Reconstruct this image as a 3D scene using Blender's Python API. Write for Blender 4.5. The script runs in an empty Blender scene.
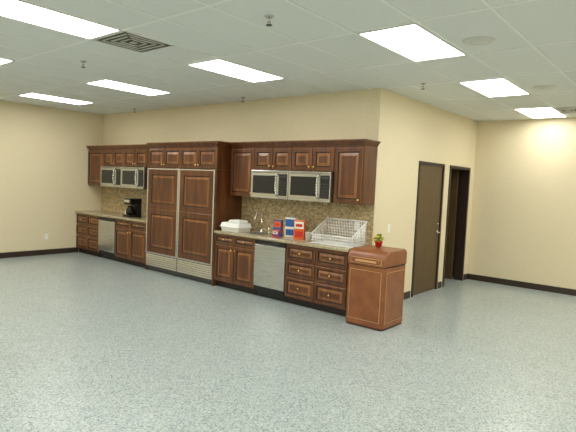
import bpy, bmesh, math, random
from mathutils import Vector, Matrix
random.seed(3)
# ------------------------------------------------------------------ dimensions
CAMH=1.7348; H=3.077; YW=6.082; YF=5.4865; XR=-3.49; XL=-10.565; YFAR=9.838
XE=3.6; YB=-3.9
ZU0=1.484; ZU1=2.27; ZC=2.35; YU=YW-0.35; YM=YW-0.41
TP=2.3457; CX0=-2.1857; RY0=2.0437
S=bpy.context.scene
# ------------------------------------------------------------------ materials
def mat(name,col,rough=.5,metal=0,spec=.5,emit=None,estr=0):
    m=bpy.data.materials.new(name);m.use_nodes=True
    b=m.node_tree.nodes['Principled BSDF']
    b.inputs['Base Color'].default_value=(*col,1);b.inputs['Roughness'].default_value=rough
    b.inputs['Metallic'].default_value=metal;b.inputs['Specular IOR Level'].default_value=spec
    if emit:
        b.inputs['Emission Color'].default_value=(*emit,1);b.inputs['Emission Strength'].default_value=estr
    return m
def srgb(r,g,b):
    f=lambda c:(c/255/12.92) if c/255<=.04045 else ((c/255+.055)/1.055)**2.4
    return (f(r),f(g),f(b))
def noise_mat(name,c1,c2,scale=(8,8,8),rough=.5,detail=4,spec=.5,metal=0,bump=0,lo=.35,hi=.65,coat=0):
    m=mat(name,c1,rough,metal,spec);nt=m.node_tree;N=nt.nodes;L=nt.links;b=N['Principled BSDF']
    mp=N.new('ShaderNodeMapping');mp.inputs['Scale'].default_value=scale
    g=N.new('ShaderNodeNewGeometry')
    n=N.new('ShaderNodeTexNoise');n.inputs['Scale'].default_value=1;n.inputs['Detail'].default_value=detail
    cr=N.new('ShaderNodeValToRGB');cr.color_ramp.elements[0].position=lo;cr.color_ramp.elements[1].position=hi
    cr.color_ramp.elements[0].color=(*c1,1);cr.color_ramp.elements[1].color=(*c2,1)
    L.new(g.outputs['Position'],mp.inputs['Vector']);L.new(mp.outputs[0],n.inputs['Vector']);L.new(n.outputs['Fac'],cr.inputs[0]);L.new(cr.outputs[0],b.inputs['Base Color'])
    if bump:
        bp=N.new('ShaderNodeBump');bp.inputs['Strength'].default_value=bump;bp.inputs['Distance'].default_value=.002
        L.new(n.outputs['Fac'],bp.inputs['Height']);L.new(bp.outputs[0],b.inputs['Normal'])
    if coat: b.inputs['Coat Weight'].default_value=coat;b.inputs['Coat Roughness'].default_value=.2
    return m
WALLC=srgb(229,216,183)
M_wall=noise_mat('wall_paint',WALLC,tuple(c*.97 for c in WALLC),(30,30,30),.6,2,.25,bump=.05)
M_ceil=noise_mat('ceiling_tile',srgb(232,235,230),srgb(222,225,220),(90,90,90),.9,3,.1,bump=.2)
M_grid=mat('grid_paint',srgb(240,242,238),.5)
M_grid2=mat('register_paint',srgb(212,213,204),.5)
M_light=mat('diffuser_lens',(1,1,1),.5,emit=(1,.99,.94),estr=12.0)
M_tframe=mat('troffer_frame',(.75,.75,.7),.5)
def floor_mat():
    m=mat('epoxy_floor',(.4,.44,.4),.28,0,.5);nt=m.node_tree;N=nt.nodes;L=nt.links;b=N['Principled BSDF']
    g=N.new('ShaderNodeNewGeometry')
    v=N.new('ShaderNodeTexVoronoi');v.inputs['Scale'].default_value=100
    sep=N.new('ShaderNodeSeparateColor')
    cr=N.new('ShaderNodeValToRGB');cr.color_ramp.interpolation='CONSTANT';e=cr.color_ramp.elements
    e[0].position=0;e[0].color=(*srgb(120,132,135),1);e[1].position=.14;e[1].color=(*srgb(160,171,169),1)
    for p,c in [(.45,(174,184,180)),(.75,(192,199,194)),(.93,(142,153,157))]:
        x=e.new(p);x.color=(*srgb(*c),1)
    n=N.new('ShaderNodeTexNoise');n.inputs['Scale'].default_value=3;n.inputs['Detail'].default_value=5
    mr=N.new('ShaderNodeMapRange');mr.inputs['To Min'].default_value=.9;mr.inputs['To Max'].default_value=1.06
    mx=N.new('ShaderNodeVectorMath');mx.operation='SCALE'
    L.new(g.outputs['Position'],v.inputs['Vector']);L.new(g.outputs['Position'],n.inputs['Vector'])
    L.new(v.outputs['Color'],sep.inputs[0]);L.new(sep.outputs[0],cr.inputs[0])
    L.new(n.outputs['Fac'],mr.inputs['Value']);L.new(cr.outputs[0],mx.inputs[0]);L.new(mr.outputs[0],mx.inputs['Scale']);L.new(mx.outputs[0],b.inputs['Base Color'])
    return m
M_floor=floor_mat()
M_wood=noise_mat('cherry_wood',srgb(76,39,16),srgb(106,60,27),(14,14,1.6),.36,6,.5,coat=.15)
M_wood2=noise_mat('cherry_wood_highlight',srgb(112,66,30),srgb(148,96,48),(14,14,1.6),.3,6,.5,coat=.25)  # lighter wood copy: paints in the light caught by bevels and edges
M_gap=mat('cabinet_groove',srgb(32,15,7),.6)
M_toe=mat('toe_kick_black',srgb(30,22,18),.6)
M_base=mat('vinyl_baseboard',srgb(52,38,28),.45)
M_gran=noise_mat('granite',srgb(118,102,74),srgb(204,190,156),(75,75,75),.2,5,.5,lo=.36,hi=.62)
def tile_mat():
    m=mat('mosaic_tile',(.4,.33,.2),.3);nt=m.node_tree;N=nt.nodes;L=nt.links;b=N['Principled BSDF']
    g=N.new('ShaderNodeNewGeometry');sp=N.new('ShaderNodeSeparateXYZ');cb=N.new('ShaderNodeCombineXYZ')
    br=N.new('ShaderNodeTexBrick');br.inputs['Scale'].default_value=1;br.inputs['Brick Width'].default_value=.05;br.inputs['Row Height'].default_value=.025
    br.inputs['Mortar Size'].default_value=.0012;br.offset=0.5
    br.inputs['Color1'].default_value=(*srgb(208,188,144),1);br.inputs['Color2'].default_value=(*srgb(162,138,98),1);br.inputs['Mortar'].default_value=(*srgb(180,162,124),1)
    n=N.new('ShaderNodeTexNoise');n.inputs['Scale'].default_value=32;n.inputs['Detail'].default_value=5
    mr=N.new('ShaderNodeMapRange');mr.inputs['From Min'].default_value=.3;mr.inputs['From Max'].default_value=.7;mr.inputs['To Min'].default_value=.6;mr.inputs['To Max'].default_value=1.3
    mx=N.new('ShaderNodeVectorMath');mx.operation='SCALE'
    L.new(g.outputs['Position'],n.inputs['Vector']);L.new(n.outputs['Fac'],mr.inputs['Value']);L.new(mr.outputs[0],mx.inputs['Scale']);L.new(br.outputs[0],mx.inputs[0]);L.new(mx.outputs[0],b.inputs['Base Color'])
    L.new(g.outputs['Position'],sp.inputs[0]);L.new(sp.outputs[0],cb.inputs[0]);L.new(sp.outputs[2],cb.inputs[1]);L.new(cb.outputs[0],br.inputs['Vector'])
    return m
M_tile=tile_mat()
M_steel=noise_mat('brushed_steel',srgb(180,180,176),srgb(212,212,208),(4,4,160),.24,3,.6,metal=.95)
M_steel2=mat('steel_trim',srgb(214,214,210),.22,.9)
M_chrome=mat('chrome',(.8,.8,.78),.1,1)
M_brass=mat('brass',srgb(232,194,112),.25,.8)
M_black=mat('black_plastic',srgb(16,16,17),.3)
M_glass=mat('black_glass',srgb(30,32,34),.08)
M_dgrey=mat('dark_grey',srgb(62,62,60),.5)
M_white=mat('white_plastic',srgb(244,244,240),.4)
M_wire=mat('white_coated_wire',srgb(244,245,242),.4)
M_door=noise_mat('door_veneer',srgb(86,68,42),srgb(98,78,49),(20,20,2),.42,4,.4)
M_frame=mat('door_frame_paint',srgb(44,30,22),.45)
M_hall=mat('hall_dark_shade',srgb(70,50,36),.6)  # darkness of the unlit hall put into its wall colour
M_bin=noise_mat('copper_laminate',srgb(126,72,36),srgb(144,86,44),(6,6,6),.38,4,.5,coat=.2)
M_bin2=mat('bin_edge_trim',srgb(206,158,104),.4)
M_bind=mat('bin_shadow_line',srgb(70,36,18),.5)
M_plate=mat('outlet_ivory',srgb(240,238,226),.4)
M_red=mat('print_red',srgb(200,44,30),.45);M_blue=mat('print_blue',srgb(44,92,158),.45);M_orange=mat('print_orange',srgb(215,100,36),.45)
M_yel=mat('print_yellow',srgb(225,205,70),.45);M_card=mat('card_white',srgb(225,222,208),.5);M_green=mat('leaf_green',srgb(120,150,50),.5)
M_coffee=mat('coffee_glass',srgb(30,18,12),.08)
# ------------------------------------------------------------------ mesh builder
class MB:
    def __init__(s,name):
        s.name=name;s.bm=bmesh.new();s.mats=[]
    def mi(s,m):
        if m not in s.mats:s.mats.append(m)
        return s.mats.index(m)
    def merge(s,t,m,smooth=False,M=None):
        i=s.mi(m) if not isinstance(m,list) else None
        if M is not None: bmesh.ops.transform(t,matrix=M,verts=t.verts)
        bmesh.ops.recalc_face_normals(t,faces=t.faces)
        vm={}
        for v in t.verts: vm[v]=s.bm.verts.new(v.co)
        for f in t.faces:
            try:nf=s.bm.faces.new([vm[v] for v in f.verts])
            except ValueError: continue
            nf.material_index=i if i is not None else s.mi(m[f.material_index]);nf.smooth=smooth
        t.free()
    def box(s,x0,x1,y0,y1,z0,z1,m,bev=0,seg=2,M=None,smooth=False):
        t=bmesh.new();bmesh.ops.create_cube(t,size=1)
        for v in t.verts: v.co=Vector(((x0+x1)/2+v.co.x*(x1-x0),(y0+y1)/2+v.co.y*(y1-y0),(z0+z1)/2+v.co.z*(z1-z0)))
        if bev: bmesh.ops.bevel(t,geom=list(t.edges),offset=bev,segments=seg,profile=.5,affect='EDGES')
        s.merge(t,m,smooth,M)
    def cyl(s,p0,p1,r0,m,r1=None,seg=20,smooth=True,caps=True):
        r1=r0 if r1 is None else r1
        p0=Vector(p0);p1=Vector(p1);d=p1-p0;t=bmesh.new()
        bmesh.ops.create_cone(t,cap_ends=caps,segments=seg,radius1=r0,radius2=r1,depth=d.length)
        q=Vector((0,0,1)).rotation_difference(d.normalized()).to_matrix().to_4x4()
        s.merge(t,m,smooth,Matrix.Translation((p0+p1)/2)@q)
    def sph(s,c,r,m,sc=(1,1,1),seg=12):
        t=bmesh.new();bmesh.ops.create_uvsphere(t,u_segments=seg,v_segments=max(6,seg//2),radius=r)
        s.merge(t,m,True,Matrix.Translation(c)@Matrix.Diagonal((*sc,1)))
    def tube(s,pts,r,m,seg=8):
        for a,b in zip(pts[:-1],pts[1:]): s.cyl(a,b,r,m,seg=seg)
        for p in pts[1:-1]: s.sph(p,r,m,seg=8)
    def prof(s,pts,x0,x1,m,smooth=False,M=None):   # polygon in (y,z), extruded along x
        t=bmesh.new();a=[t.verts.new((x0,y,z)) for y,z in pts];b=[t.verts.new((x1,y,z)) for y,z in pts]
        n=len(pts)
        for i in range(n): t.faces.new((a[i],a[(i+1)%n],b[(i+1)%n],b[i]))
        t.faces.new(a);t.faces.new(b)
        s.merge(t,m,smooth,M)
    def lathe(s,c,pr,m,seg=24):
        t=bmesh.new();rings=[]
        for r,z in pr: rings.append([t.verts.new((c[0]+r*math.cos(2*math.pi*k/seg),c[1]+r*math.sin(2*math.pi*k/seg),c[2]+z)) for k in range(seg)])
        for a,b in zip(rings[:-1],rings[1:]):
            for k in range(seg): t.faces.new((a[k],a[(k+1)%seg],b[(k+1)%seg],b[k]))
        t.faces.new(rings[0]);t.faces.new(rings[-1]);s.merge(t,m,True)
    def panel(s,x0,x1,z0,z1,yf,loops,mats,th=.02,M=None):
        t=bmesh.new();R=[]
        def rect(i,y): return [t.verts.new(c) for c in ((x0+i,y,z0+i),(x1-i,y,z0+i),(x1-i,y,z1-i),(x0+i,y,z1-i))]
        R.append(rect(0,yf+th));R.append(rect(0,yf))
        for i,d in loops: R.append(rect(i,yf+d))
        f=t.faces.new(R[0]);f.material_index=0
        for k,(a,b) in enumerate(zip(R[:-1],R[1:])):
            for j in range(4):
                f=t.faces.new((a[j],a[(j+1)%4],b[(j+1)%4],b[j]));f.material_index=0 if k==0 else k-1
        f=t.faces.new(R[-1]);f.material_index=len(R)-2
        s.merge(t,mats,False,M)
    def raised(s,x0,x1,z0,z1,yf,rail=.052,M=None):
        w=min(x1-x0,z1-z0);rail=min(rail,w*.24);b=min(.04,w*.16)
        s.panel(x0,x1,z0,z1,yf,[(.006,-.003),(rail,-.003),(rail+.008,.008),(rail+.016,.008),(rail+.016+b,-.001)],[M_wood2,M_wood,M_gap,M_gap,M_wood2,M_wood],M=M)
    def knob(s,x,z,yf):
        s.cyl((x,yf,z),(x,yf-.018,z),.005,M_brass,seg=8);s.sph((x,yf-.024,z),.016,M_brass,(1,.7,1),10)
    def done(s,origin=None):
        me=bpy.data.meshes.new(s.name);
        xs=[v.co for v in s.bm.verts]
        if origin is None:
            mn=Vector([min(c[i] for c in xs) for i in range(3)]);mx=Vector([max(c[i] for c in xs) for i in range(3)])
            origin=Vector(((mn.x+mx.x)/2,(mn.y+mx.y)/2,mn.z))
        bmesh.ops.translate(s.bm,vec=-Vector(origin),verts=s.bm.verts)
        s.bm.to_mesh(me);s.bm.free()
        for m in s.mats: me.materials.append(m)
        o=bpy.data.objects.new(s.name,me);o.location=origin;S.collection.objects.link(o);return o
def simple(name,args,m):
    b=MB(name)
    for a in args: b.box(*a,m)
    return b.done()
# ------------------------------------------------------------------ room shell
T=.15
simple('floor',[(XL-T,XE+T,YB-T,YFAR+T,-.1,0)],M_floor)
simple('ceiling',[(XL-T,XE+T,YB-T,YFAR+T,H,H+.1)],M_ceil)
simple('wall_left',[(XL-T,XL,YB,YW,0,H)],M_wall)
simple('wall_kitchen',[(XL-T,XR,YW,YW+T,0,H)],M_wall)
D1=(7.38,8.38);D2=(8.62,9.60);DZ=2.17
simple('wall_recess',[(XR-T,XR,YW+T,D1[0],0,H),(XR-T,XR,D1[1],D2[0],0,H),(XR-T,XR,D2[1],YFAR,0,H),(XR-T,XR,D1[0],D1[1],DZ,H),(XR-T,XR,D2[0],D2[1],DZ,H)],M_wall)
simple('wall_far',[(XR-T,XE+T,YFAR,YFAR+T,0,H)],M_wall)
simple('wall_right',[(XE,XE+T,YB,YFAR,0,H)],M_wall)
simple('wall_front',[(XL-T,XE+T,YB-T,YB,0,H)],M_wall)
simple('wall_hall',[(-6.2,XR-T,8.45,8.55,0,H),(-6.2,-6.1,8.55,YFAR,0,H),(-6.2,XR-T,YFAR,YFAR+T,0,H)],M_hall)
simple('baseboard_left',[(XL,XL+.012,YB,YF+.06,0,.11)],M_base)
simple('baseboard_far',[(XR,XE,YFAR-.012,YFAR,0,.11)],M_base)
simple('baseboard_recess',[(XR,XR+.012,YW,D1[0]-.05,0,.11),(XR,XR+.012,D1[1]+.05,D2[0]-.05,0,.11),(XR,XR+.012,D2[1]+.05,YFAR-.012,0,.11)],M_base)
simple('baseboard_right',[(XE-.012,XE,YB,YFAR-.012,0,.11)],M_base)
# ceiling grid
b=MB('trim_ceiling_grid');gx=TP/4;gy=TP/2
x=CX0+gx/2
while x<XE: x+=gx
x-=gx
while x>XL:
    b.box(x-.012,x+.012,YB,(YW if x<XR else YFAR),H-.005,H,M_grid);x-=gx
y=RY0+gy/2
while y>YB: y-=gy
y+=gy
while y<YFAR:
    b.box(XL if y<YW else XR,XE,y-.012,y+.012,H-.0048,H,M_grid);y+=gy
b.box(CX0-TP-gx/2,CX0-TP+gx/2,RY0+gy-.012,RY0+gy+.012,H-.0048,H,M_grid)
b.done()
for i in range(-2,4):
    for j in range(-2,4):
        cx=CX0-TP*i;cy=RY0+TP*j
        if cy>YW and cx<XR: continue
        if cy+.6>YFAR or cy-.6<YB or cx+.3>XE: continue
        b=MB('ceiling_light_panel');a=gx/2-.012;c=gy/2-.012
        for q in [(cx-a,cx+a,cy-c,cy-c+.02),(cx-a,cx+a,cy+c-.02,cy+c),(cx-a,cx-a+.02,cy-c+.02,cy+c-.02),(cx+a-.02,cx+a,cy-c+.02,cy+c-.02)]:
            b.box(*q,H-.012,H-.001,M_tframe)
        b.box(cx-a+.02,cx+a-.02,cy-c+.02,cy+c-.02,H-.008,H-.002,M_light)
        b.done()
def diffuser(cx,cy,a=.285,name='air_vent'):
    b=MB(name)
    b.box(cx-a,cx+a,cy-a,cy+a,H-.004,H-.001,M_black)
    k=a
    while k>.05:
        z=H-.012
        for q in [(cx-k,cx+k,cy-k,cy-k+.014),(cx-k,cx+k,cy+k-.014,cy+k),(cx-k,cx-k+.014,cy-k,cy+k),(cx+k-.014,cx+k,cy-k,cy+k)]:
            b.box(*q,z,z+.011,M_tframe if k==a else M_grid2)
        k-=.062
    b.box(cx-.03,cx+.03,cy-.03,cy+.03,H-.012,H-.002,M_grid2)
    b.done()
diffuser(CX0-TP,RY0+gy/2+gx/2)
diffuser(-1.77,8.95,.28)
for sx,sy in [(-1.664,4.57),(-1.664,6.95)]:
    b=MB('ceiling_speaker');b.lathe((sx,sy,H-.014),[(.09,.0),(.12,.002),(.135,.008),(.138,.014)],M_grid2,32)
    b.cyl((sx,sy,H-.0145),(sx,sy,H-.012),.088,M_grid2,seg=32);b.done()
for sx,sy in [(-2.83,3.07),(-2.88,6.07),(-5.84,3.09),(-5.85,5.8),(-8.9,3.09),(-8.9,5.8)]:
    b=MB('fire_sprinkler');b.lathe((sx,sy,H-.01),[(.03,0),(.04,.009)],M_steel2,16)
    b.cyl((sx,sy,H-.045),(sx,sy,H-.008),.01,M_steel2,seg=10);b.cyl((sx-.012,sy,H-.07),(sx-.012,sy,H-.04),.003,M_dgrey,seg=6);b.cyl((sx+.012,sy,H-.07),(sx+.012,sy,H-.04),.003,M_dgrey,seg=6)
    b.cyl((sx,sy,H-.075),(sx,sy,H-.07),.026,M_dgrey,seg=16);b.done()
# doors
def frame(b,y0,y1):
    for q in [(y0,y0+.05,0,DZ-.05),(y1-.05,y1,0,DZ-.05),(y0,y1,DZ-.05,DZ)]:
        b.box(XR-T-.012,XR+.014,q[0],q[1],q[2],q[3],M_frame)
b=MB('door_1');frame(b,*D1)
b.box(XR-.05,XR-.006,D1[0]+.054,D1[1]-.054,.01,DZ-.054,M_door)
for z in (.25,1.05,1.85): b.cyl((XR+.002,D1[0]+.055,z-.045),(XR+.002,D1[0]+.055,z+.045),.007,M_steel2,seg=8)
hy=D1[1]-.12
b.cyl((XR-.006,hy,1.0),(XR+.01,hy,1.0),.03,M_steel2);b.cyl((XR+.01,hy,1.0),(XR+.05,hy,1.0),.01,M_steel2)
b.tube([(XR+.05,hy,1.0),(XR+.052,hy-.11,1.0)],.009,M_steel2)
b.cyl((XR-.006,hy,1.14),(XR+.008,hy,1.14),.022,M_steel2)
b.done()
b=MB('door_2');frame(b,*D2)
b.box(XR-T-.95,XR-T-.03,D2[1]-.10,D2[1]-.055,.01,DZ-.054,M_door)
b.cyl((XR-T-.87,D2[1]-.10,1.0),(XR-T-.87,D2[1]-.15,1.0),.01,M_steel2);b.tube([(XR-T-.87,D2[1]-.15,1.0),(XR-T-.76,D2[1]-.15,1.0)],.009,M_steel2)
b.done()
def plate(name,c,axis,sw=False):
    b=MB(name);x,y,z=c
    if axis=='x':
        b.box(x,x+.006,y-.04,y+.04,z-.062,z+.062,M_plate,.002)
        if sw:b.box(x+.006,x+.014,y-.008,y+.008,z-.014,z+.014,M_white,.001)
        else:
            for dz in(-.022,.022):
                b.box(x+.005,x+.008,y-.015,y+.015,z+dz-.013,z+dz+.013,M_white,.001)
                for dy in(-.006,.006):b.box(x+.0075,x+.0085,y+dy-.001,y+dy+.001,z+dz-.005,z+dz+.005,M_black)
    else:
        b.box(x-.036,x+.036,y-.006,y,z-.058,z+.058,M_plate,.002)
        for dz in(-.022,.022):b.box(x-.015,x+.015,y-.008,y-.005,z+dz-.013,z+dz+.013,M_white,.001)
    b.done()
plate('light_switch',(XR,6.52,1.14),'x',True)
plate('wall_outlet',(XL,4.84,.38),'x')
plate('wall_outlet',(-3.75,YW-.0125,1.17),'y');plate('wall_outlet',(-9.2,YW-.0125,1.17),'y')
# ------------------------------------------------------------------ kitchen
def base_cab(x0,x1,kind,cols=1,sink=False):
    b=MB('base_cabinet');yb=YW-.014
    b.box(x0,x1,YF+.02,yb,.10,.66 if sink else .873,M_wood)
    if sink:
        b.box(x0,x1,YF+.02,YF+.04,.66,.873,M_wood);b.box(x0,x0+.02,YF+.04,yb,.66,.873,M_wood);b.box(x1-.02,x1,YF+.04,yb,.66,.873,M_wood)
    b.box(x0+.001,x1-.001,YF+.075,yb,0,.10,M_toe)
    w=(x1-x0)/cols
    for k in range(cols):
        a=x0+w*k+.012;c=x0+w*(k+1)-.012
        if kind=='drawers':
            rows=[(.125,.385),(.41,.62),(.645,.855)]
            for z0,z1 in rows: b.raised(a,c,z0,z1,YF,.034);b.knob((a+c)/2,(z0+z1)/2,YF)
        else:
            b.raised(a,c,.72,.855,YF,.03);b.knob((a+c)/2,.787,YF)
            b.raised(a,c,.125,.695,YF);b.knob(c-.03 if k==0 else a+.03,.63,YF)
    return b
b=base_cab(XL+.004,-9.62,'drawers',2);b.done()
b=base_cab(-9.008,-7.946,'doors',2);b.done()
b=base_cab(-6.056,-5.162,'doors',2,True);b.done()
b=base_cab(-4.548,-3.498,'drawers',2);b.done()
def dishwasher(x0,x1):
    b=MB('dishwasher');b.box(x0+.004,x1-.004,YF+.02,YW-.02,.10,.868,M_dgrey);b.box(x0+.01,x1-.01,YF+.08,YF+.12,0,.10,M_black)
    b.box(x0+.005,x1-.005,YF-.012,YF+.02,.17,.80,M_steel,.006);b.box(x0+.005,x1-.005,YF-.014,YF+.02,.805,.866,M_black,.006)
    b.box(x0+.005,x1-.005,YF+.01,YF+.03,.10,.168,M_black)
    b.box(x0+.15,x1-.15,YF-.03,YF-.014,.81,.822,M_dgrey,.004)
    b.box(x0+.35,x0+.5,YF-.0155,YF-.0135,.835,.85,M_dgrey)
    b.done()
dishwasher(-9.618,-9.01);dishwasher(-5.16,-4.55)
def counter(x0,x1,hole=None):
    b=MB('countertop');y0=YF-.032;y1=YW-.0135;z0,z1=.8735,.915
    if hole:
        hx0,hx1,hy0,hy1=hole
        b.prof([(y0,z0+.006),(y0+.004,z0),(hy0,z0),(hy0,z1),(y0+.006,z1),(y0,z1-.008)],x0,x1,M_gran)
        b.box(x0,x1,hy1,y1,z0,z1,M_gran);b.box(x0,hx0,hy0,hy1,z0,z1,M_gran);b.box(hx1,x1,hy0,hy1,z0,z1,M_gran)
    else: b.prof([(y0,z0+.006),(y0+.004,z0),(y1,z0),(y1,z1),(y0+.006,z1),(y0,z1-.008)],x0,x1,M_gran)
    b.done()
hole=(-5.50,-5.20,5.62,5.92)
counter(XL+.003,-7.946);counter(-6.055,-3.478,hole)
b=MB('kitchen_sink');hx0,hx1,hy0,hy1=hole
b.box(hx0,hx1,hy0,hy0+.01,.69,.917,M_steel2);b.box(hx0,hx1,hy1-.01,hy1,.69,.917,M_steel2);b.box(hx0,hx0+.01,hy0,hy1,.69,.917,M_steel2);b.box(hx1-.01,hx1,hy0,hy1,.69,.917,M_steel2);b.box(hx0,hx1,hy0,hy1,.685,.70,M_steel2)
b.cyl((-5.35,5.76,.70),(-5.35,5.76,.705),.04,M_dgrey);b.done()
def faucet(fx,fy):
    b=MB('kitchen_faucet')
    b.lathe((fx,fy,.9155),[(.03,0),(.03,.01),(.018,.03),(.014,.06)],M_chrome,16)
    pts=[(fx,fy,.97),(fx,fy,1.16)]
    for k in range(1,9):
        a=math.pi*k/8;pts.append((fx,fy-.08+.08*math.cos(a),1.16+.08*math.sin(a)))
    pts.append((fx,fy-.16,1.11));b.tube(pts,.011,M_chrome)
    b.tube([(fx+.02,fy,.95),(fx+.075,fy-.01,.975)],.007,M_chrome)
    b.done()
faucet(-5.49,5.98)
b=MB('soap_dispenser');b.lathe((-5.33,5.98,.9155),[(.02,0),(.018,.01),(.012,.05),(.016,.09),(.004,.1)],M_chrome,14)
b.tube([(-5.33,5.98,1.01),(-5.33,5.98,1.035),(-5.33,5.92,1.03)],.005,M_chrome);b.done()
simple('backsplash',[(XL+.001,-7.946,YW-.012,YW-.001,.915,ZU0-.002)],M_tile)
simple('backsplash',[(-6.055,-3.495,YW-.012,YW-.001,.915,ZU0-.002)],M_tile)
def crown(b,x0,x1,yf,right=False,z0=ZU1,yb=None):
    yb=yb or YW-.002
    b.prof([(yb,z0),(yf,z0),(yf-.008,z0+.012),(yf-.012,z0+.02),(yf-.03,z0+.048),(yf-.04,z0+.06),(yf-.046,z0+.064),(yf-.046,ZC),(yb,ZC)],x0,x1,M_wood)
    b.box(x0,x1,yf-.049,yf-.04,ZC-.014,ZC,M_wood2)
    if right:
        t=[(x1,z0),(x1+.012,z0+.02),(x1+.03,z0+.048),(x1+.046,z0+.064),(x1+.046,ZC),(x1,ZC)]
        b.prof(t,yf-.046,yb,M_wood,M=Matrix(((0,1,0,0),(1,0,0,0),(0,0,1,0),(0,0,0,1))))
def upper_cab(x0,x1,z0,n,yf=YU,right=False):
    b=MB('upper_cabinet');b.box(x0,x1,yf+.02,YW-.002,z0,ZU1,M_wood)
    w=(x1-x0)/n
    for k in range(n):
        a=x0+w*k+.010;c=x0+w*(k+1)-.010
        b.raised(a,c,z0+.012,ZU1-.03,yf)
        b.knob(c-.028 if k%2==0 else a+.028,z0+.06,yf)
    crown(b,x0,x1,yf,right=right)
    return b.done()
upper_cab(XL+.003,-9.925,ZU0,1)
upper_cab(-9.923,-8.34,1.912,4)
upper_cab(-8.338,-7.945,ZU0,1)
upper_cab(-6.009,-5.484,ZU0,1)
upper_cab(-5.482,-3.96,1.912,4)
upper_cab(-3.958,-3.498,ZU0,1,right=True)
for a,c in [(-7.943,-7.922),(-6.08,-6.059)]:
    simple('refrigerator_end_panel',[(a,c,YF-.005,YW-.002,0,1.898)],M_wood)
b=MB('upper_cabinet')
b.box(-7.943,-6.059,YF+.02,YW-.002,1.90,ZU1,M_wood);b.box(-7.943,-7.925,YF-.005,YF+.02,1.90,ZU1,M_wood);b.box(-6.077,-6.059,YF-.005,YF+.02,1.90,ZU1,M_wood)
w=(7.922-6.08)/4
for k in range(4):
    a=-7.922+w*k+.008;c=-7.922+w*(k+1)-.008
    b.raised(a,c,1.915,ZU1-.03,YF,.045);b.knob(c-.028 if k%2==0 else a+.028,1.96,YF)
crown(b,-7.943,-6.058,YF,right=True)
b.done()
def fridge(x0,x1):
    b=MB('built_in_refrigerator');b.box(x0,x1,YF+.03,YW-.02,.02,1.895,M_dgrey)
    f=.032
    for q in [(x0+.003,x0+f,.33,1.89),(x1-f,x1-.003,.33,1.89)]: b.box(q[0],q[1],YF-.026,YF+.03,q[2],q[3],M_steel2,.002)
    b.box(x0+f,x1-f,YF-.018,YF+.03,1.872,1.89,M_steel2);b.box(x0+f,x1-f,YF-.018,YF+.03,.33,.352,M_steel2)
    b.box(x0+f,x1-f,YF,YF+.03,.352,1.872,M_wood)
    b.raised(x0+f,x1-f,1.16,1.872,YF-.015,.095);b.raised(x0+f,x1-f,.352,1.155,YF-.015,.095)
    b.box(x0+.004,x1-.004,YF,YF+.03,.09,.322,M_dgrey)
    for k in range(6):
        z=.10+k*.037;b.prof([(YF-.016,z),(YF-.012,z+.031),(YF+.004,z+.034),(YF+.004,z)],x0+.006,x1-.006,M_steel2)
    b.box(x0+.01,x1-.01,YF+.05,YF+.07,0,.09,M_black)
    b.done()
fridge(-7.921,-7.003);fridge(-6.999,-6.081)
def microwave(x0,x1):
    b=MB('microwave');z0=ZU0+.001;z1=1.909;yf=YM
    b.box(x0+.002,x1-.002,yf+.03,YW-.014,z0,z1,M_dgrey)
    b.box(x0+.002,x1-.002,yf,yf+.03,z0,z1,M_steel,.006)
    w=x1-x0;xd=x0+w*.76
    b.box(x0+.05,xd-.055,yf-.006,yf+.004,z0+.075,z1-.075,M_glass,.004)
    b.box(xd+.012,x1-.02,yf-.004,yf+.004,z0+.05,z1-.05,M_black,.003)
    b.box(xd+.03,x1-.04,yf-.006,yf-.003,z1-.10,z1-.07,M_dgrey)
    for r in range(5):
        for c in range(3): b.box(xd+.03+c*.04,xd+.055+c*.04,yf-.0055,yf-.003,z0+.07+r*.042,z0+.09+r*.042,M_dgrey)
    for k in range(3): b.box(x0+.03,x1-.03,yf-.002,yf+.002,z1-.018-k*.010,z1-.014-k*.010,M_dgrey)
    hx=xd-.02;pts=[(hx,yf,z0+.05)]
    for k in range(9):
        t=k/8;pts.append((hx,yf-.03-.018*math.sin(math.pi*t),z0+.06+t*(z1-z0-.12)))
    pts.append((hx,yf,z1-.05));b.tube(pts,.014,M_steel2)
    b.box(xd+.001,xd+.004,yf-.001,yf+.002,z0+.01,z1-.01,M_dgrey)
    b.done()
microwave(-5.481,-4.722);microwave(-4.720,-3.961)
microwave(-9.920,-9.133);microwave(-9.131,-8.342)
# ------------------------------------------------------------------ counter objects
ZT=.9155
def coffee_maker(cx,cy):
    b=MB('coffee_maker')
    b.box(cx-.12,cx+.12,cy-.15,cy+.13,ZT,ZT+.045,M_black,.012)
    b.box(cx-.11,cx+.11,cy+.02,cy+.13,ZT+.045,ZT+.27,M_black,.012)
    b.box(cx-.12,cx+.12,cy-.14,cy+.13,ZT+.25,ZT+.37,M_black,.02)
    b.box(cx-.09,cx+.09,cy-.144,cy-.138,ZT+.29,ZT+.345,M_steel2,.002)
    b.lathe((cx,cy-.06,ZT+.046),[(.06,0),(.078,.03),(.08,.08),(.065,.13),(.05,.15),(.052,.165)],M_coffee,20)
    b.lathe((cx,cy-.06,ZT+.21),[(.052,0),(.05,.015),(.02,.02)],M_black,16)
    b.tube([(cx+.05,cy-.10,ZT+.19),(cx+.09,cy-.14,ZT+.18),(cx+.09,cy-.14,ZT+.09),(cx+.06,cy-.11,ZT+.08)],.01,M_black)
    b.done()
coffee_maker(-8.76,5.72)
b=MB('drinking_cup');b.lathe((-9.02,5.75,ZT),[(.03,0),(.042,.11),(.038,.11),(.028,.01)],M_white,16);b.done()
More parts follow.
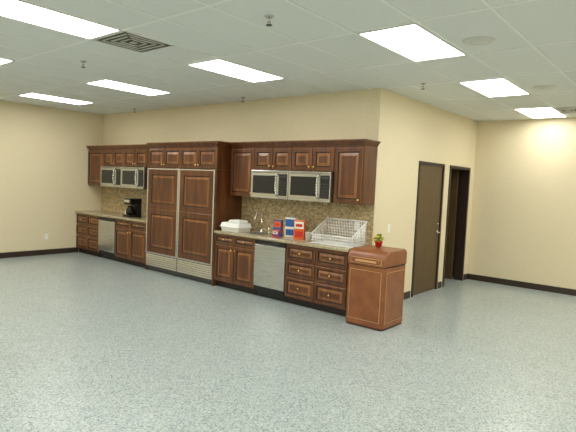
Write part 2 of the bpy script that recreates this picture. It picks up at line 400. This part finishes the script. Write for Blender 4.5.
def rring(t,cx,cy,sx,sy,zz,r):
    L=[]
    for (qx,qy,a0) in ((1,1,0),(-1,1,90),(-1,-1,180),(1,-1,270)):
        for k in range(4):
            a=math.radians(a0+k*30);L.append(t.verts.new((cx+qx*(sx-r)+r*math.cos(a),cy+qy*(sy-r)+r*math.sin(a),zz)))
    return L
def stack(b,cx,cy,prof,w,d,m):
    t=bmesh.new();R=[rring(t,cx,cy,w/2+o,d/2+o,z,max(.01,.05+o)) for o,z in prof];n=16
    for a,c in zip(R[:-1],R[1:]):
        for k in range(n):t.faces.new((a[k],a[(k+1)%n],c[(k+1)%n],c[k]))
    t.faces.new(R[0]);t.faces.new(R[-1]);b.merge(t,m,False)
b=MB('food_storage_container')
stack(b,-5.79,5.69,[(-.03,ZT),(-.01,ZT+.07),(.012,ZT+.072),(.012,ZT+.082),(-.008,ZT+.084),(-.02,ZT+.13),(-.04,ZT+.14)],.44,.34,M_white)
stack(b,-5.75,5.70,[(-.02,ZT+.1405),(-.02,ZT+.15),(-.004,ZT+.152),(-.006,ZT+.165),(-.03,ZT+.185)],.28,.24,M_white)
b.done()
def carton(name,cx,cy,w,d,h,c1,c2,c3,rot):
    b=MB(name);M=Matrix.Translation((cx,cy,ZT))@Matrix.Rotation(rot,4,'Z')
    b.box(-w/2,w/2,-d/2,d/2,0,h,c1,.002,M=M)
    b.box(-w/2+.008,w/2-.008,-d/2-.001,-d/2+.001,h*.55,h*.92,c2,M=M)
    b.box(-w/2+.02,w/2-.02,-d/2-.0015,-d/2+.001,h*.12,h*.42,c3,M=M)
    b.box(-w/2+.03,w/2-.03,-d/2-.002,-d/2+.001,h*.65,h*.8,c3,M=M)
    b.box(w/2-.001,w/2+.001,-d/2+.01,d/2-.01,h*.2,h*.8,c3,M=M)
    b.box(-w/2+.002,w/2-.002,-.004,.0,h,h+.004,c2,M=M)
    b.done()
carton('cracker_box',-4.96,5.77,.13,.07,.25,M_blue,M_orange,M_red,.3)
carton('cereal_box',-4.75,5.82,.17,.07,.30,M_card,M_blue,M_blue,.25)
carton('snack_box',-4.54,5.77,.16,.07,.28,M_orange,M_card,M_red,.35)
carton('tea_box',-4.86,5.62,.10,.07,.10,M_red,M_card,M_blue,.2)
b=MB('paper_cup');b.lathe((-4.36,5.74,ZT),[(.03,0),(.043,.12),(.046,.122),(.04,.12),(.028,.01)],M_white,18);b.done()
b=MB('wire_dish_rack')
x0,x1,y0,y1=-4.17,-3.51,5.56,5.93;zb=ZT+.0078;hb=.33;hf=.12;r=.0035
def zt(y): return zb+hf+(hb-hf)*(y-y0)/(y1-y0)
rr=.007
b.tube([(x0,y0,zb),(x1,y0,zb),(x1,y1,zb),(x0,y1,zb),(x0,y0,zb)],rr,M_wire)
b.tube([(x0,y0,zt(y0)),(x1,y0,zt(y0)),(x1,y1,zt(y1)),(x0,y1,zt(y1)),(x0,y0,zt(y0))],rr,M_wire)
n=24
for k in range(n+1):
    xx=x0+(x1-x0)*k/n
    b.cyl((xx,y0,zb),(xx,y0,zt(y0)),r,M_wire,seg=6);b.cyl((xx,y1,zb),(xx,y1,zt(y1)),r,M_wire,seg=6);b.cyl((xx,y0,zb),(xx,y1,zb),r,M_wire,seg=6)
for k in range(12):
    yy=y0+(y1-y0)*k/11
    for xx in (x0,x1): b.cyl((xx,yy,zb),(xx,yy,zt(yy)),r,M_wire,seg=6)
for z in (.04,.08): 
    b.tube([(x0,y0,zb+z),(x1,y0,zb+z),(x1,y1,zb+z),(x0,y1,zb+z),(x0,y0,zb+z)],r,M_wire)
for z in (.12,.16,.20,.24,.28): b.cyl((x0,y1,zb+z),(x1,y1,zb+z),r,M_wire,seg=6)
b.done()
# trash receptacle
b=MB('trash_receptacle');x0,x1,y0,y1=-3.38,-2.85,5.30,5.85;zh=.76
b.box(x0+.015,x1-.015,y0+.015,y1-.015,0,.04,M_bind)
t=bmesh.new();bmesh.ops.create_cube(t,size=1)
for v in t.verts: v.co=Vector(((x0+x1)/2+v.co.x*(x1-x0),(y0+y1)/2+v.co.y*(y1-y0),.03+(v.co.z+.5)*(zh-.03)))
ve=[e for e in t.edges if abs(e.verts[0].co.z-e.verts[1].co.z)>.3]
bmesh.ops.bevel(t,geom=ve,offset=.035,segments=5,profile=.5,affect='EDGES');b.merge(t,M_bin)
b.panel(x0+.045,x1-.045,.09,zh-.05,y0-.004,[(.006,0),(.010,.003)],[M_bin2,M_bind,M_bin,M_bin],th=.006)
Mr=Matrix.Translation((x1,0,0))@Matrix.Rotation(math.pi/2,4,'Z')
b.panel(y0+.045,y1-.045,.09,zh-.05,-.004,[(.006,0),(.010,.003)],[M_bin2,M_bind,M_bin,M_bin],th=.006,M=Mr)
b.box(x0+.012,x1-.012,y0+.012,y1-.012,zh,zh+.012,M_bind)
z1=zh+.012;P=[(y1+.004,z1),(y0-.006,z1),(y0-.006,z1+.06)]
for k in range(1,9):
    a=math.pi/2*k/8;P.append((y0-.006+.13*(1-math.cos(a)),z1+.06+.125*math.sin(a)))
P+=[(y1-.06,z1+.195),(y1-.02,z1+.185),(y1+.004,z1+.15)]
t=bmesh.new();A=[t.verts.new((x0-.004,y,z)) for y,z in P];B=[t.verts.new((x1+.004,y,z)) for y,z in P];n=len(P)
for i in range(n):t.faces.new((A[i],A[(i+1)%n],B[(i+1)%n],B[i]))
f1=t.faces.new(A);f2=t.faces.new(B)
ee=list({e for f in (f1,f2) for e in f.edges})
bmesh.ops.bevel(t,geom=ee,offset=.022,segments=4,profile=.5,affect='EDGES');b.merge(t,M_bin,False)
b.panel(x0+.05,x1-.05,z1+.02,z1+.09,y0-.012,[(.006,0),(.010,.003)],[M_bin2,M_bind,M_bin,M_bin],th=.008)
b.box(x0+.12,x1-.12,y0-.018,y0-.011,z1+.04,z1+.065,M_bin2,.002)
b.done()
zt0=z1+.1955
b=MB('flower_pot');px,py=-3.16,5.66
b.lathe((px,py,zt0),[(.036,0),(.05,.06),(.054,.062),(.054,.074),(.045,.074),(.038,.05)],M_red,16)
b.cyl((px,py,zt0+.05),(px,py,zt0+.066),.043,M_toe,seg=14)
for k in range(26):
    a=k*2.4;rr=.015+.055*((k*37)%10)/10;zz=zt0+.08+.09*((k*53)%10)/10
    q=(px+rr*math.cos(a),py+rr*math.sin(a),zz);b.cyl((px,py,zt0+.06),q,.003,M_green,seg=5)
    b.sph(q,.02,[M_green,M_yel,M_yel,M_green,M_red][k%5],(1,1,.6),8)
b.done()
# ------------------------------------------------------------------ camera
yaw,pit,rol,f=.6912,-.0662,.0445,501.28
fw=Vector((-math.sin(yaw)*math.cos(pit),math.cos(yaw)*math.cos(pit),math.sin(pit)))
rt=Vector((math.cos(yaw),math.sin(yaw),0));up=rt.cross(fw)
r2=rt*math.cos(rol)+up*math.sin(rol);u2=-rt*math.sin(rol)+up*math.cos(rol)
cd=bpy.data.cameras.new('camera');co=bpy.data.objects.new('camera',cd);S.collection.objects.link(co)
mw=Matrix.Identity(4)
for i in range(3): mw[i][0]=r2[i];mw[i][1]=u2[i];mw[i][2]=-fw[i];mw[i][3]=(0,0,CAMH)[i]
co.matrix_world=mw;cd.lens=f/576*36;cd.sensor_width=36;cd.clip_start=.05;cd.clip_end=100
S.camera=co
w=bpy.data.worlds.new('world');S.world=w;w.use_nodes=True
w.node_tree.nodes['Background'].inputs[0].default_value=(.8,.8,.75,1);w.node_tree.nodes['Background'].inputs[1].default_value=.05
S.view_settings.view_transform='Standard';S.view_settings.look='None';S.view_settings.exposure=0
